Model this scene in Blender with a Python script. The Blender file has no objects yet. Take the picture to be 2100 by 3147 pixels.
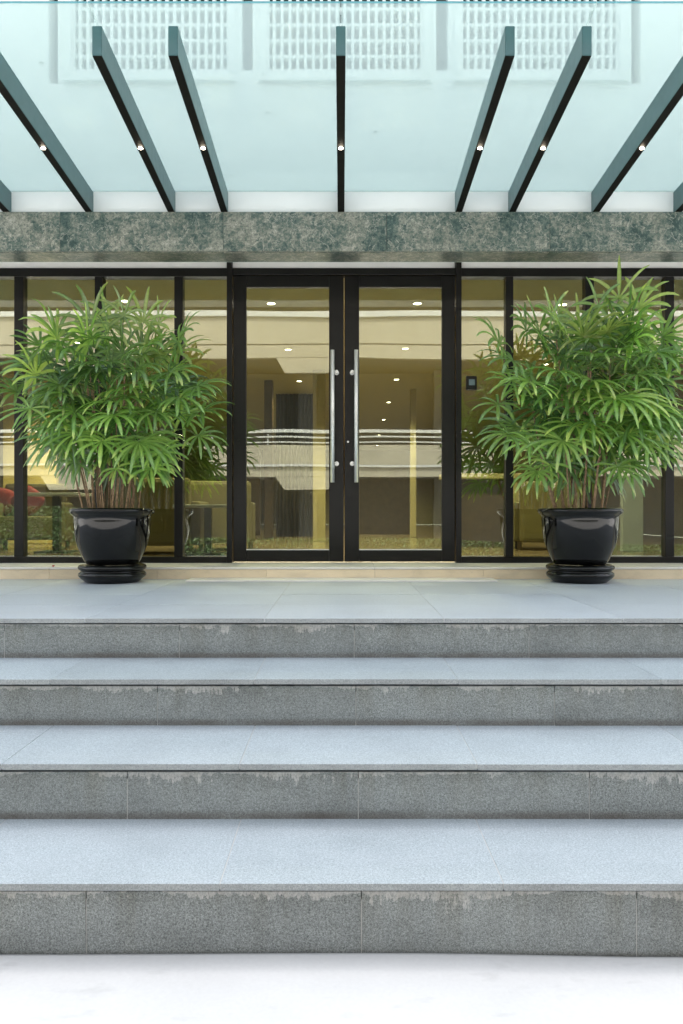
import bpy, bmesh, math, random
from mathutils import Vector, Matrix
R = math.radians
sc = bpy.context.scene
C = sc.collection
EYE = 1.54
F = 2450.0

# ------------------------------------------------------------------ camera, sky, sun, exposure
cam_d = bpy.data.cameras.new('camera'); cam = bpy.data.objects.new('camera', cam_d); C.objects.link(cam)
cam.location = (0, 0, EYE); cam.rotation_euler = (R(90), 0, 0)
cam_d.sensor_fit = 'HORIZONTAL'; cam_d.sensor_width = 24.0; cam_d.lens = 24.0 * F / 2100.0
cam_d.clip_start = 0.05; cam_d.clip_end = 2000
sc.camera = cam

SUN_EL, SUN_AZ = 60.0, 8.0          # azimuth clockwise from +Y: behind the hotel, so its front is in open shade
w = bpy.data.worlds.new('World'); sc.world = w; w.use_nodes = True
nt = w.node_tree; nt.nodes.clear()
sky = nt.nodes.new('ShaderNodeTexSky'); sky.sky_type = 'NISHITA'; sky.sun_disc = False
sky.sun_elevation = R(SUN_EL); sky.sun_rotation = R(SUN_AZ)
sky.air_density = 1.0; sky.dust_density = 4.0; sky.ozone_density = 1.0
bg = nt.nodes.new('ShaderNodeBackground'); bg.inputs['Strength'].default_value = 0.15
wo = nt.nodes.new('ShaderNodeOutputWorld')
hs = nt.nodes.new('ShaderNodeHueSaturation'); hs.inputs['Saturation'].default_value = 0.32   # thin white haze over the whole sky
nt.links.new(sky.outputs[0], hs.inputs['Color']); nt.links.new(hs.outputs[0], bg.inputs[0]); nt.links.new(bg.outputs[0], wo.inputs[0])

sun_d = bpy.data.lights.new('sun', 'SUN'); sun_d.energy = 2.0; sun_d.angle = R(1.0); sun_d.color = (1, 0.95, 0.88)
sun = bpy.data.objects.new('sun', sun_d); C.objects.link(sun)
az, el = R(SUN_AZ), R(SUN_EL)
sdir = Vector((math.sin(az) * math.cos(el), math.cos(az) * math.cos(el), math.sin(el)))
sun.rotation_euler = sdir.to_track_quat('Z', 'Y').to_euler()

sc.view_settings.view_transform = 'Standard'; sc.view_settings.look = 'None'
sc.view_settings.gamma = 1.0; sc.view_settings.use_curve_mapping = False
sc.view_settings.exposure = 2.15
sc.cycles.use_denoising = True
sc.cycles.max_bounces = 12; sc.cycles.transparent_max_bounces = 32
sc.cycles.glossy_bounces = 6; sc.cycles.caustics_reflective = False; sc.cycles.caustics_refractive = False
sc.cycles.sample_clamp_indirect = 3

# ------------------------------------------------------------------ helpers
def obj(name, me, mat=None, parent=None, loc=None):
    if isinstance(me, bmesh.types.BMesh):
        bm = me; me = bpy.data.meshes.new(name); bm.to_mesh(me); bm.free()
    o = bpy.data.objects.new(name, me); C.objects.link(o)
    if mat is not None and len(me.materials) == 0: me.materials.append(mat)
    if parent is not None: o.parent = parent
    if loc is not None: o.location = loc
    return o

def empty(name, loc=(0, 0, 0), label=None, cat=None, group=None):
    o = bpy.data.objects.new(name, None); C.objects.link(o); o.location = loc; o.empty_display_size = .1
    return tag(o, label, cat, group)

def tag(o, label=None, cat=None, group=None, kind=None):
    if label: o['label'] = label
    if cat: o['category'] = cat
    if group: o['group'] = group
    if kind: o['kind'] = kind
    return o

def child(name, me, mat, parent, wloc=(0, 0, 0)):
    """a part whose position is given in world space (parents are never rotated)"""
    o = obj(name, me, mat, parent)
    base = Vector((0, 0, 0)); p = parent
    while p is not None: base += p.location; p = p.parent
    o.location = Vector(wloc) - base
    return o

def add_box(bm, x0, x1, y0, y1, z0, z1, bevel=0.0):
    r = bmesh.ops.create_cube(bm, size=1)
    for v in r['verts']:
        v.co = Vector(((x0 + x1) / 2 + v.co.x * (x1 - x0), (y0 + y1) / 2 + v.co.y * (y1 - y0), (z0 + z1) / 2 + v.co.z * (z1 - z0)))
    if bevel:
        es = list({e for v in r['verts'] for e in v.link_edges})
        bmesh.ops.bevel(bm, geom=es, offset=bevel, segments=2, affect='EDGES', profile=.6)

def box_mesh(x0, x1, y0, y1, z0, z1, bevel=0.0):
    bm = bmesh.new(); add_box(bm, x0, x1, y0, y1, z0, z1, bevel)
    me = bpy.data.meshes.new('box'); bm.to_mesh(me); bm.free(); return me

def boxp(name, mat, parent, x0, x1, y0, y1, z0, z1, bevel=0.0):
    """box part centred on its own origin"""
    cx, cy, cz = (x0 + x1) / 2, (y0 + y1) / 2, (z0 + z1) / 2
    return child(name, box_mesh(x0 - cx, x1 - cx, y0 - cy, y1 - cy, z0 - cz, z1 - cz, bevel), mat, parent, (cx, cy, cz))

def add_tube(bm, pts, rads, seg=8, cap=True):
    rings = []
    for i, p in enumerate(pts):
        p = Vector(p)
        a = Vector(pts[max(i - 1, 0)]); b = Vector(pts[min(i + 1, len(pts) - 1)])
        d = (b - a).normalized()
        ref = Vector((0, 0, 1)) if abs(d.z) < .9 else Vector((1, 0, 0))
        u = d.cross(ref).normalized(); v = d.cross(u)
        r = rads[i] if isinstance(rads, (list, tuple)) else rads
        rings.append([bm.verts.new(p + (u * math.cos(t) + v * math.sin(t)) * r) for t in [2 * math.pi * k / seg for k in range(seg)]])
    for i in range(len(rings) - 1):
        for k in range(seg):
            f = bm.faces.new((rings[i][k], rings[i][(k + 1) % seg], rings[i + 1][(k + 1) % seg], rings[i + 1][k])); f.smooth = True
    if cap:
        bm.faces.new(rings[0]); bm.faces.new(list(reversed(rings[-1])))

def add_lathe(bm, prof, seg=48):
    rings = []
    for r, z in prof:
        if r < 1e-5: rings.append([bm.verts.new((0, 0, z))])
        else: rings.append([bm.verts.new((r * math.cos(2 * math.pi * k / seg), r * math.sin(2 * math.pi * k / seg), z)) for k in range(seg)])
    for a, b in zip(rings, rings[1:]):
        for k in range(seg):
            k2 = (k + 1) % seg
            if len(a) == 1: f = bm.faces.new((a[0], b[k2], b[k]))
            elif len(b) == 1: f = bm.faces.new((a[k], a[k2], b[0]))
            else: f = bm.faces.new((a[k], a[k2], b[k2], b[k]))
            f.smooth = True

def px(x, d): return (x - 1050.0) * d / F           # photograph column -> metres at distance d
def pz(y, d): return EYE - (y - 1575.0) * d / F     # photograph row -> metres at distance d

# ------------------------------------------------------------------ materials
class M:
    def __init__(s, name):
        s.m = bpy.data.materials.new(name); s.m.use_nodes = True
        s.t = s.m.node_tree; s.t.nodes.clear()
        s.out = s.t.nodes.new('ShaderNodeOutputMaterial')
    def n(s, t, **kw):
        nd = s.t.nodes.new('ShaderNode' + t)
        for k, v in kw.items():
            if k.startswith('i_'):
                key = k[2:].replace('_', ' ')
                nd.inputs[key].default_value = v
            else: setattr(nd, k, v)
        return nd
    def l(s, a, b): s.t.links.new(a, b)
    def pos(s, scale=(1, 1, 1), off=(0, 0, 0)):
        g = s.n('NewGeometry'); mp = s.n('Mapping'); mp.inputs['Scale'].default_value = scale; mp.inputs['Location'].default_value = off
        s.l(g.outputs['Position'], mp.inputs['Vector']); return mp.outputs[0]
    def noise(s, vec, scale, detail=3, rough=.55, dist=0):
        nd = s.n('TexNoise'); nd.inputs['Scale'].default_value = scale; nd.inputs['Detail'].default_value = detail
        nd.inputs['Roughness'].default_value = rough; nd.inputs['Distortion'].default_value = dist
        s.l(vec, nd.inputs['Vector']); return nd.outputs['Fac']
    def ramp(s, fac, stops, interp='LINEAR'):
        nd = s.n('ValToRGB'); cr = nd.color_ramp; cr.interpolation = interp
        while len(cr.elements) < len(stops): cr.elements.new(.5)
        for e, (p, c) in zip(cr.elements, stops):
            e.position = p; e.color = (c, c, c, 1) if isinstance(c, (int, float)) else (*c, 1)
        s.l(fac, nd.inputs['Fac']); return nd.outputs['Color']
    def mix(s, fac, a, b, mode='MIX'):
        nd = s.n('MixRGB', blend_type=mode)
        for v, i in ((fac, 'Fac'), (a, 'Color1'), (b, 'Color2')):
            if isinstance(v, (int, float)): nd.inputs[i].default_value = v if i == 'Fac' else (v, v, v, 1)
            elif isinstance(v, tuple): nd.inputs[i].default_value = (*v, 1)
            else: s.l(v, nd.inputs[i])
        return nd.outputs[0]
    def math(s, op, a, b=None, clamp=False):
        nd = s.n('Math', operation=op, use_clamp=clamp)
        for v, i in ((a, 0), (b, 1)):
            if v is None: continue
            if isinstance(v, (int, float)): nd.inputs[i].default_value = v
            else: s.l(v, nd.inputs[i])
        return nd.outputs[0]
    def rnd(s): return s.n('ObjectInfo').outputs['Random']
    def bump(s, h, strength=.2, dist=.01):
        nd = s.n('Bump'); nd.inputs['Strength'].default_value = strength; nd.inputs['Distance'].default_value = dist
        s.l(h, nd.inputs['Height']); return nd.outputs[0]
    def bsdf(s, col, rough=.5, metal=0, spec=.5, bump=None, coat=0, trans=None, emit=None):
        b = s.n('BsdfPrincipled')
        for v, i in ((col, 'Base Color'), (rough, 'Roughness'), (metal, 'Metallic')):
            if isinstance(v, tuple): b.inputs[i].default_value = (*v, 1)
            elif isinstance(v, (int, float)): b.inputs[i].default_value = v
            else: s.l(v, b.inputs[i])
        b.inputs['Specular IOR Level'].default_value = spec
        if coat: b.inputs['Coat Weight'].default_value = coat; b.inputs['Coat Roughness'].default_value = .05
        if bump is not None: s.l(bump, b.inputs['Normal'])
        if emit: b.inputs['Emission Color'].default_value = (*emit[0], 1); b.inputs['Emission Strength'].default_value = emit[1]
        return b
    def done(s, sh): s.l(sh.outputs[0], s.out.inputs['Surface']); return s.m

def simple(name, col, rough=.5, metal=0, spec=.5, coat=0, var=.06, vscale=6, bump=0):
    m = M(name); p = m.pos()
    n = m.noise(p, vscale, 5, .6)
    c = m.mix(1.0, col, m.ramp(n, [(.3, 1 - var), (.7, 1 + var)]), 'MULTIPLY')
    r = m.math('ADD', m.math('MULTIPLY', m.noise(p, vscale * 2.3, 4), .15), rough - .075)
    b = m.bump(m.noise(p, vscale * 30, 3), bump, .004) if bump else None
    return m.done(m.bsdf(c, r, metal, spec, b, coat))

def granite(name, dark, light, rough, stain=0.0, haze=0.0, blotch=1.0):
    m = M(name); p = m.pos()
    g1 = m.noise(p, 300, 2, .75); g2 = m.noise(p, 120, 3, .7)
    sp = m.ramp(m.math('ADD', m.math('MULTIPLY', g1, .6), m.math('MULTIPLY', g2, .4)), [(.36, dark), (.50, tuple((a + b) / 2 for a, b in zip(dark, light))), (.62, light)])
    big = m.noise(m.pos((1, 1, 1.5)), 3.2, 6, .62, .4)
    c = m.mix(1.0, sp, m.ramp(big, [(.25, 1 - .26 * blotch), (.5, 1.0), (.78, 1 + .18 * blotch)]), 'MULTIPLY')
    c = m.mix(1.0, c, m.ramp(m.rnd(), [(0, .93), (1, 1.06)]), 'MULTIPLY')
    if stain:
        gen = m.n('TexCoord').outputs['Generated']
        sx = m.n('SeparateXYZ'); m.l(gen, sx.inputs[0]); gz = sx.outputs['Z']
        drip = m.noise(m.pos((1, 1, .12)), 34, 6, .8)
        area = m.noise(m.pos((1, 0, 2.7), (3.1, 0, 5.3)), 1.9, 4, .7)
        fine = m.noise(m.pos((1, 1, .7)), 110, 3, .7)
        # white lime bloom hanging in short drips from the joint under the tread
        ln = m.math('MULTIPLY', m.math('MULTIPLY', m.ramp(drip, [(.36, 0.0), (.70, 1.0)]), m.ramp(area, [(.42, .0), (.54, .36), (.70, 1.0)])), .58)
        mask = m.math('GREATER_THAN', m.math('ADD', gz, ln), 1.0)
        soft = m.math('MULTIPLY', mask, m.ramp(fine, [(.30, .15), (.62, 1.0)]))
        c = m.mix(m.math('MULTIPLY', soft, stain), c, (.62, .60, .58))
        # dull brown runs
        run = m.noise(m.pos((1, 1, .06)), 9, 4, .6)
        rm = m.math('MULTIPLY', m.ramp(run, [(.48, 0.0), (.68, .8)]), m.ramp(gz, [(.1, .15), (1, .9)]))
        c = m.mix(rm, c, m.mix(1.0, c, (.74, .70, .62), 'MULTIPLY'))
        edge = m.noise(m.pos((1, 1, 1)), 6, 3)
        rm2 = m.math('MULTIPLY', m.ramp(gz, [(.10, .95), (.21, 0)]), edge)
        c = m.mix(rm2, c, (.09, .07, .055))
    if haze:
        sm = m.noise(m.pos((.35, 1.6, 1)), 5.5, 6, .65, .6)
        c = m.mix(m.math('MULTIPLY', m.ramp(sm, [(.40, 0.0), (.72, 1.0)]), haze), c, (.50, .53, .56))
    bp = m.bump(m.math('ADD', g1, m.math('MULTIPLY', g2, .5)), .22, .002)
    rr = m.math('ADD', m.math('MULTIPLY', big, .22), rough - .11)
    return m.done(m.bsdf(c, rr, 0, .5, bp))

def marble():
    m = M('green_marble'); oi = m.rnd()
    g = m.n('NewGeometry'); cx = m.n('CombineXYZ'); m.l(m.math('MULTIPLY', oi, 37.0), cx.inputs[0]); m.l(m.math('MULTIPLY', oi, 11.0), cx.inputs[2])
    va = m.n('VectorMath', operation='ADD'); m.l(g.outputs['Position'], va.inputs[0]); m.l(cx.outputs[0], va.inputs[1]); p = va.outputs[0]
    big = m.noise(p, 3.4, 4, .6, .3)
    fine = m.noise(p, 24, 9, .78)
    vo = m.n('TexVoronoi', feature='F1'); vo.inputs['Scale'].default_value = 62
    dn = m.n('TexNoise'); dn.inputs['Scale'].default_value = 40; dn.inputs['Detail'].default_value = 3; m.l(p, dn.inputs['Vector'])
    mm = m.n('MixRGB'); mm.inputs['Fac'].default_value = .04; m.l(p, mm.inputs['Color1']); m.l(dn.outputs['Color'], mm.inputs['Color2']); m.l(mm.outputs[0], vo.inputs['Vector'])
    cell = m.n('SeparateColor'); m.l(vo.outputs['Color'], cell.inputs[0])
    field = m.math('ADD', m.math('ADD', m.math('MULTIPLY', big, .42), m.math('MULTIPLY', fine, .55)), m.math('MULTIPLY', cell.outputs[0], .08))
    c = m.ramp(field, [(.42, (.024, .052, .047)), (.49, (.070, .108, .095)), (.535, (.140, .160, .132)), (.585, (.215, .220, .180)), (.66, (.35, .345, .295))])
    hair = m.ramp(m.math('ABSOLUTE', m.math('SUBTRACT', m.noise(p, 7, 5, .6, .5), .5)), [(0, 1.0), (.012, 0.0)])
    c = m.mix(m.math('MULTIPLY', hair, .65), c, (.50, .47, .40))
    dk = m.ramp(m.noise(p, 90, 3, .7), [(.34, .45), (.46, 1.0)])
    c = m.mix(1.0, c, dk, 'MULTIPLY')
    return m.done(m.bsdf(c, .3, 0, .5, m.bump(fine, .03, .002)))

def glass(name, tint, refl, veil=0.0, veilcol=(.8, .95, .93), wav=0.0):
    m = M(name)
    tr = m.n('BsdfTransparent'); tr.inputs[0].default_value = (*tint, 1)
    gl = m.n('BsdfGlossy'); gl.inputs['Roughness'].default_value = 0.0; gl.inputs['Color'].default_value = (.96, .98, .94, 1)
    lw = m.n('LayerWeight'); lw.inputs['Blend'].default_value = .35
    if wav:
        b = m.bump(m.noise(m.pos((.7, .7, 1.3)), 1.1, 1), wav, .02); m.l(b, gl.inputs['Normal'])
    fac = m.math('ADD', m.math('MULTIPLY', lw.outputs['Facing'], .75 if refl else .10), refl, True)
    base = tr
    if veil:
        tl = m.n('BsdfTranslucent'); tl.inputs[0].default_value = (*veilcol, 1)
        dirt = m.noise(m.pos(), 2.2, 5, .6)
        vf = m.math('MULTIPLY', m.ramp(dirt, [(.2, .97), (.8, 1.03)]), veil)
        mx0 = m.n('MixShader'); m.l(vf, mx0.inputs[0]); m.l(tr.outputs[0], mx0.inputs[1]); m.l(tl.outputs[0], mx0.inputs[2]); base = mx0
    mx = m.n('MixShader'); m.l(fac, mx.inputs[0]); m.l(base.outputs[0], mx.inputs[1]); m.l(gl.outputs[0], mx.inputs[2])
    return m.done(mx)

def leaf_mat():
    m = M('palm_leaf'); r = m.rnd()
    uv = m.n('Attribute', attribute_name='tint', attribute_type='GEOMETRY')
    c = m.ramp(uv.outputs['Fac'], [(0, (.028, .078, .020)), (.4, (.098, .205, .042)), (.75, (.225, .365, .082)), (1, (.42, .50, .13))])
    c = m.mix(1.0, c, m.ramp(r, [(0, .65), (1, 1.3)]), 'MULTIPLY')
    c = m.mix(1.0, c, m.ramp(m.noise(m.pos(), 40, 3), [(.3, .85), (.7, 1.12)]), 'MULTIPLY')
    b = m.bsdf(c, .34, 0, .5, coat=.65); b.inputs['Coat Roughness'].default_value = .12; b.inputs['Coat IOR'].default_value = 1.65
    tl = m.n('BsdfTranslucent'); m.l(m.mix(1.0, c, (1.5, 1.9, .8), 'MULTIPLY'), tl.inputs[0])
    mx = m.n('MixShader'); mx.inputs[0].default_value = .28; m.l(b.outputs[0], mx.inputs[1]); m.l(tl.outputs[0], mx.inputs[2])
    return m.done(mx)

def emit(name, col, s):
    m = M(name); e = m.n('Emission'); e.inputs[0].default_value = (*col, 1); e.inputs[1].default_value = s; return m.done(e)

def ground_mat():
    m = M('pale_concrete'); p = m.pos()
    n = m.noise(p, 1.3, 6, .6); f = m.noise(p, 60, 4, .6)
    c = m.mix(1.0, (.585, .585, .575), m.ramp(n, [(.3, .93), (.7, 1.05)]), 'MULTIPLY')
    c = m.mix(1.0, c, m.ramp(f, [(.3, .965), (.7, 1.02)]), 'MULTIPLY')
    s = m.noise(m.pos((2.2, 5.5, 1), (.3, .2, 0)), 2.4, 3, .5)
    c = m.mix(m.ramp(s, [(.61, 0.0), (.74, .38)]), c, (.40, .40, .39))
    return m.done(m.bsdf(c, .75, 0, .3, m.bump(f, .08, .003)))

def beige_stone(name, col):
    m = M(name); p = m.pos((1, 1, 2.2))
    n = m.noise(p, 4, 6, .65, .5)
    c = m.mix(1.0, col, m.ramp(n, [(.28, .84), (.5, 1.0), (.75, 1.08)]), 'MULTIPLY')
    c = m.mix(1.0, c, m.ramp(m.rnd(), [(0, .94), (1, 1.05)]), 'MULTIPLY')
    d = m.noise(p, 26, 5, .7)
    c = m.mix(m.ramp(d, [(.62, 0.0), (.75, .5)]), c, (.42, .33, .24))
    return m.done(m.bsdf(c, .4, 0, .5))

def facade_mat():
    m = M('beige_render'); p = m.pos((1, 1, 1))
    n = m.noise(m.pos((1, 1, .25)), 1.6, 6, .6)
    c = m.mix(1.0, (.30, .275, .22), m.ramp(n, [(.3, .88), (.7, 1.06)]), 'MULTIPLY')
    return m.done(m.bsdf(c, .8, 0, .2))

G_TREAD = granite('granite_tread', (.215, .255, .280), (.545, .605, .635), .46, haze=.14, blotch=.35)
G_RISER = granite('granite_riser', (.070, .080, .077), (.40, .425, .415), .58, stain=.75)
G_LAND = granite('granite_landing', (.365, .395, .43), (.62, .66, .70), .46, haze=.2, blotch=.35)
G_EDGE = granite('granite_edge', (.19, .205, .205), (.40, .42, .42), .5)
MORTAR = simple('mortar', (.55, .54, .52), .9)
CORE = simple('concrete_core', (.16, .155, .15), .9)
MARBLE = marble()
WHITE = simple('white_wall_paint', (.80, .81, .80), .7, var=.03, vscale=2)
OFFW = simple('white_transom', (.86, .85, .82), .5, var=.03)
DARKM = simple('dark_bronze_metal', (.0090, .0086, .0080), .32, 0.0, .35, var=.12, vscale=3)
BEAMM = simple('beam_paint', (.036, .105, .112), .34, 0, .7, var=.08)
UNDERSIDE = simple('underside_black', (.006, .006, .005), .6, 0, .15)
STEEL = simple('brushed_steel', (.86, .86, .84), .42, .75, var=.04, vscale=40)
_g = M('black_glaze'); GLAZE = _g.done(_g.bsdf((.004, .004, .0038), _g.ramp(_g.noise(_g.pos(), 5, 4), [(.3, .02), (.75, .08)]), 0, .38))
SOIL = simple('soil', (.03, .022, .015), .95, bump=.6)
CANE = simple('cane_fibre', (.27, .175, .10), .85, var=.45, vscale=45)
LEAF = leaf_mat()
PLINTH = beige_stone('beige_marble', (.82, .68, .48))
LEDGE = beige_stone('pale_marble', (.82, .79, .73))
GROUND = ground_mat()
DOORGLASS = glass('door_glass', (.86, .90, .75), .18, wav=.05)
CANOPYGLASS = glass('canopy_glass', (.78, .862, .842), .0, veil=.31, veilcol=(.70, .785, .766))
GLASSEDGE = simple('glass_edge', (.10, .30, .34), .2)
FAC = facade_mat()
FACW = simple('white_trim', (.38, .38, .37), .6)
FACD = simple('recess_wall', (.10, .095, .085), .8)
LAMP = emit('lamp_warm', (1.0, .86, .66), 12)
DOWN = emit('downlight_warm', (1.0, .90, .72), 10)
CEIL = simple('lobby_ceiling', (.56, .52, .34), .7, var=.03)
LOBW = simple('lobby_wall', (.42, .36, .19), .75)
LOBF = simple('lobby_floor', (.20, .15, .09), .18, 0, .6)
WOOD = simple('dark_wood', (.07, .045, .022), .4, var=.3, vscale=8)
SLOT = simple('dark_slot', (.075, .075, .075), .7)
RED = simple('red_fabric', (.20, .012, .012), .85)
TAN = simple('tan_leather', (.13, .11, .045), .5)
GREYP = simple('grey_panel', (.34, .38, .37), .5)
CURT = simple('curtain', (.09, .075, .04), .9)

# ------------------------------------------------------------------ ground
def make_ground():
    xs = [-300, -60, -20, -8] + [-5 + .25 * i for i in range(41)] + [8, 20, 60, 300]
    ys = [-300, -60, -14, -6, -2, 0, 1.0, 1.6, 2.0, 2.3, 2.5, 2.65, 2.770, 2.783, 2.784, 7, 30, 300]
    def z(x, y):
        k = max(0, min(1, (y - 1.5) / 1.2)) if y < 3 else 0
        dip = -.014 * max(0, min(1, (x - .35) / .7)) - .005 * max(0, min(1, (-x - .1) / .9))
        return dip * k - (.035 if y > 2.7835 else 0)
    vs = [(x, y, z(x, y)) for y in ys for x in xs]; n = len(xs)
    fs = [(j * n + i, j * n + i + 1, (j + 1) * n + i + 1, (j + 1) * n + i) for j in range(len(ys) - 1) for i in range(n - 1)]
    me = bpy.data.meshes.new('ground'); me.from_pydata(vs, [], fs)
    for p in me.polygons: p.use_smooth = True
    tag(obj('ground', me, GROUND), 'pale concrete forecourt in front of the granite steps', None, None, 'structure')
make_ground()

# ------------------------------------------------------------------ steps
H = [0, .258, .502, .736, .959]                 # tread heights
NOSE = [None, 2.748, 3.280, 3.828, 4.348]
RIS = [None, 2.792, 3.326, 3.874, 4.394]
PLY = 6.90                                       # plinth face
steps = empty('entrance_steps', (0, 4.2, 0), 'wide grey granite steps with four risers leading up to the glass doors', 'steps')
TH, XL, XR = .025, -6.4, 6.4
rng = random.Random(4)
core = bmesh.new()
for i in range(1, 5):
    y1 = RIS[i + 1] + .03 if i < 4 else 7.0
    add_box(core, XL, XR, RIS[i] + .030, 7.0 if i < 4 else 6.95, (H[i - 1] - .06) if i > 1 else -.1, H[i] - TH - .001)
child('concrete_core', core, CORE, steps)
mort = bmesh.new()
for i in range(1, 5):
    add_box(mort, XL + .01, XR - .01, RIS[i] + .0025, RIS[i] + .024, H[i - 1] - (.05 if i == 1 else .01), H[i] - TH - .050)
    back = RIS[i + 1] + .01 if i < 4 else 6.94
    add_box(mort, XL + .01, XR - .01, NOSE[i] + .004, back, H[i] - .020, H[i] - .0025)
child('mortar_bed', mort, MORTAR, steps)
# riser slabs
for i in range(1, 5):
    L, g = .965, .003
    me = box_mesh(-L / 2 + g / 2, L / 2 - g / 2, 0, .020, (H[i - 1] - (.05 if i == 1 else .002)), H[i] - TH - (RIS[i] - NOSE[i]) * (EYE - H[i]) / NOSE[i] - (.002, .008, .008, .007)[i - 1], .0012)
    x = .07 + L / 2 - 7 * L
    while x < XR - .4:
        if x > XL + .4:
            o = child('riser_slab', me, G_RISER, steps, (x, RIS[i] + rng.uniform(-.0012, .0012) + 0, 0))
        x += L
# tread slabs
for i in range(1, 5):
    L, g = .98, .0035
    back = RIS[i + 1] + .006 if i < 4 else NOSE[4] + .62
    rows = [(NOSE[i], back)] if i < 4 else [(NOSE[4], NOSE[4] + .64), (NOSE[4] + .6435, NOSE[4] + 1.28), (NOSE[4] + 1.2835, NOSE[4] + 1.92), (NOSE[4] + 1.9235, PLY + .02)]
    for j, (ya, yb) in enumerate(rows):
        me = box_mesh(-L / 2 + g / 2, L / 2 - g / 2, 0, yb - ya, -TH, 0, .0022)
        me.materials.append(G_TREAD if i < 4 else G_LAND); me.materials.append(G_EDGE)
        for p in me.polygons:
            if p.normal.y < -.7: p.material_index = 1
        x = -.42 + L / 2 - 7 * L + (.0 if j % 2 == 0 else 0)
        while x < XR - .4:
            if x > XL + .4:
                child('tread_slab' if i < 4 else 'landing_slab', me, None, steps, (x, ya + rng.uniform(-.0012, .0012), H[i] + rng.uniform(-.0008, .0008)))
            x += L
boxp('threshold_slab', LEDGE, steps, px(577, 6.72), px(1525, 6.72), 6.62, PLY - .003, H[4] + .001, H[4] + .014, .003)

# ------------------------------------------------------------------ building
bld = empty('building', (0, PLY, 0), 'white building with marble lintel, dark framed glass front and glazed double doors', 'building')
PT = 1.064           # ledge height
GW = 7.5             # glass wall
FZ = 6.60            # lintel face
UW = 6.66            # upper wall face
BX = 7.0
# plinth
x = px(330 * .459, PLY) - .94 * 4; k = 0
while x < BX:
    boxp('plinth_tile', PLINTH, bld, max(x, -BX) + .001, min(x + .94, BX) - .001, PLY, PLY + .02, H[4] - .02, PT - .022, .0015)
    x += .94
boxp('plinth_core', CORE, bld, -BX, BX, PLY + .018, GW + .1, H[4] - .05, PT - .0215)
x = px(330 * .459, PLY) - 1.41 * 3
while x < BX:
    boxp('ledge_slab', LEDGE, bld, max(x, -BX) + .001, min(x + 1.41, BX) - .001, PLY - .008, GW + .12, PT - .0205, PT, .003)
    x += 1.41
# lintel
LB, LT = pz(773, FZ), pz(652, FZ)
jx = px(184, FZ) - 1.353 * 2
while jx < BX:
    a, b = max(jx, -BX), min(jx + 1.353, BX)
    boxp('marble_slab', MARBLE, bld, a + .001, b - .001, FZ, FZ + .022, LB, LT, .0015)
    boxp('soffit_slab', MARBLE, bld, a + .001, b - .001, FZ + .0225, 6.872, LB - .004, LB + .018, .001)
    boxp('coping_slab', MARBLE, bld, a + .001, b - .001, FZ + .0225, UW + .02, LT - .022, LT - .002, .001)
    jx += 1.353
boxp('lintel_core', CORE, bld, -BX, BX, FZ + .023, 6.868, LB + .0185, LT - .0225)
boxp('mint_reflection_panel', simple('mint_reflection', (.50, .64, .58), .6), bld, -BX, BX, 6.873, 6.885, LB - .002, LB + .49)  # added panel: its mint stands in for the canopy mirrored in the panes
# wall above
UP_B, UP_T = LT - .001, 12.0
SC_B = EYE + (1575 - 217) * UW / F; SC_ROW = 48.7 * UW / F; NROW = 9
SC_T = SC_B + SC_ROW * NROW + .012
panels = [(px(219, UW), px(705, UW)), (px(818, UW), px(1303, UW)), (px(1416, UW), px(1906, UW))]
step = panels[1][0] - panels[0][0]
panels = [(panels[0][0] - 2 * step, panels[0][1] - 2 * step), (panels[0][0] - step, panels[0][1] - step)] + panels + [(panels[2][0] + step, panels[2][1] + step)]
slots_in = [(px(743, UW), px(777, UW)), (px(1341, UW), px(1378, UW))]
slots_out = [(px(149, UW), px(178, UW)), (px(1941, UW), px(1970, UW))]
OB = EYE + (1575 - 258) * UW / F
panels = panels[2:5]
openings = [(a, b, SC_B, SC_T) for a, b in panels] + [(a, b, SC_B, SC_T) for a, b in slots_in] + [(a, b, OB, SC_T) for a, b in slots_out]
def wall_with_holes(x0, x1, z0, z1, y, depth, holes):
    xs = sorted({x0, x1, *[h[0] for h in holes], *[h[1] for h in holes]}); zs = sorted({z0, z1, *[h[2] for h in holes], *[h[3] for h in holes]})
    bm = bmesh.new(); vc = {}
    def V(x, yy, z):
        k = (round(x, 5), round(yy, 5), round(z, 5))
        if k not in vc: vc[k] = bm.verts.new((x, yy, z))
        return vc[k]
    def hole(cx, cz): return any(h[0] < cx < h[1] and h[2] < cz < h[3] for h in holes)
    for i in range(len(xs) - 1):
        for j in range(len(zs) - 1):
            if not hole((xs[i] + xs[i + 1]) / 2, (zs[j] + zs[j + 1]) / 2):
                bm.faces.new((V(xs[i], y, zs[j]), V(xs[i + 1], y, zs[j]), V(xs[i + 1], y, zs[j + 1]), V(xs[i], y, zs[j + 1])))
    for a, b, c, d in holes:
        y2 = y + depth
        q = [(a, c), (b, c), (b, d), (a, d)]
        for (p, r) in zip(q, q[1:] + q[:1]):
            bm.faces.new((V(p[0], y, p[1]), V(p[0], y2, p[1]), V(r[0], y2, r[1]), V(r[0], y, r[1])))
    for (xa, za), (xb, zb) in (((x0, z0), (x1, z0)), ((x0, z1), (x1, z1))):
        bm.faces.new((bm.verts.new((xa, y, za)), bm.verts.new((xb, y, zb)), bm.verts.new((xb, y + .2, zb)), bm.verts.new((xa, y + .2, za))))
    return bm
child('upper_wall', wall_with_holes(-BX, BX, UP_B, UP_T, UW, .14, openings), WHITE, bld)
boxp('back_wall', SLOT, bld, -BX, BX, UW + .141, UW + .18, UP_B, UP_T)
boxp('upper_storey', WHITE, bld, -BX, BX, UW + .182, 30.2, EYE + 2.42, UP_T + .02)
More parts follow.
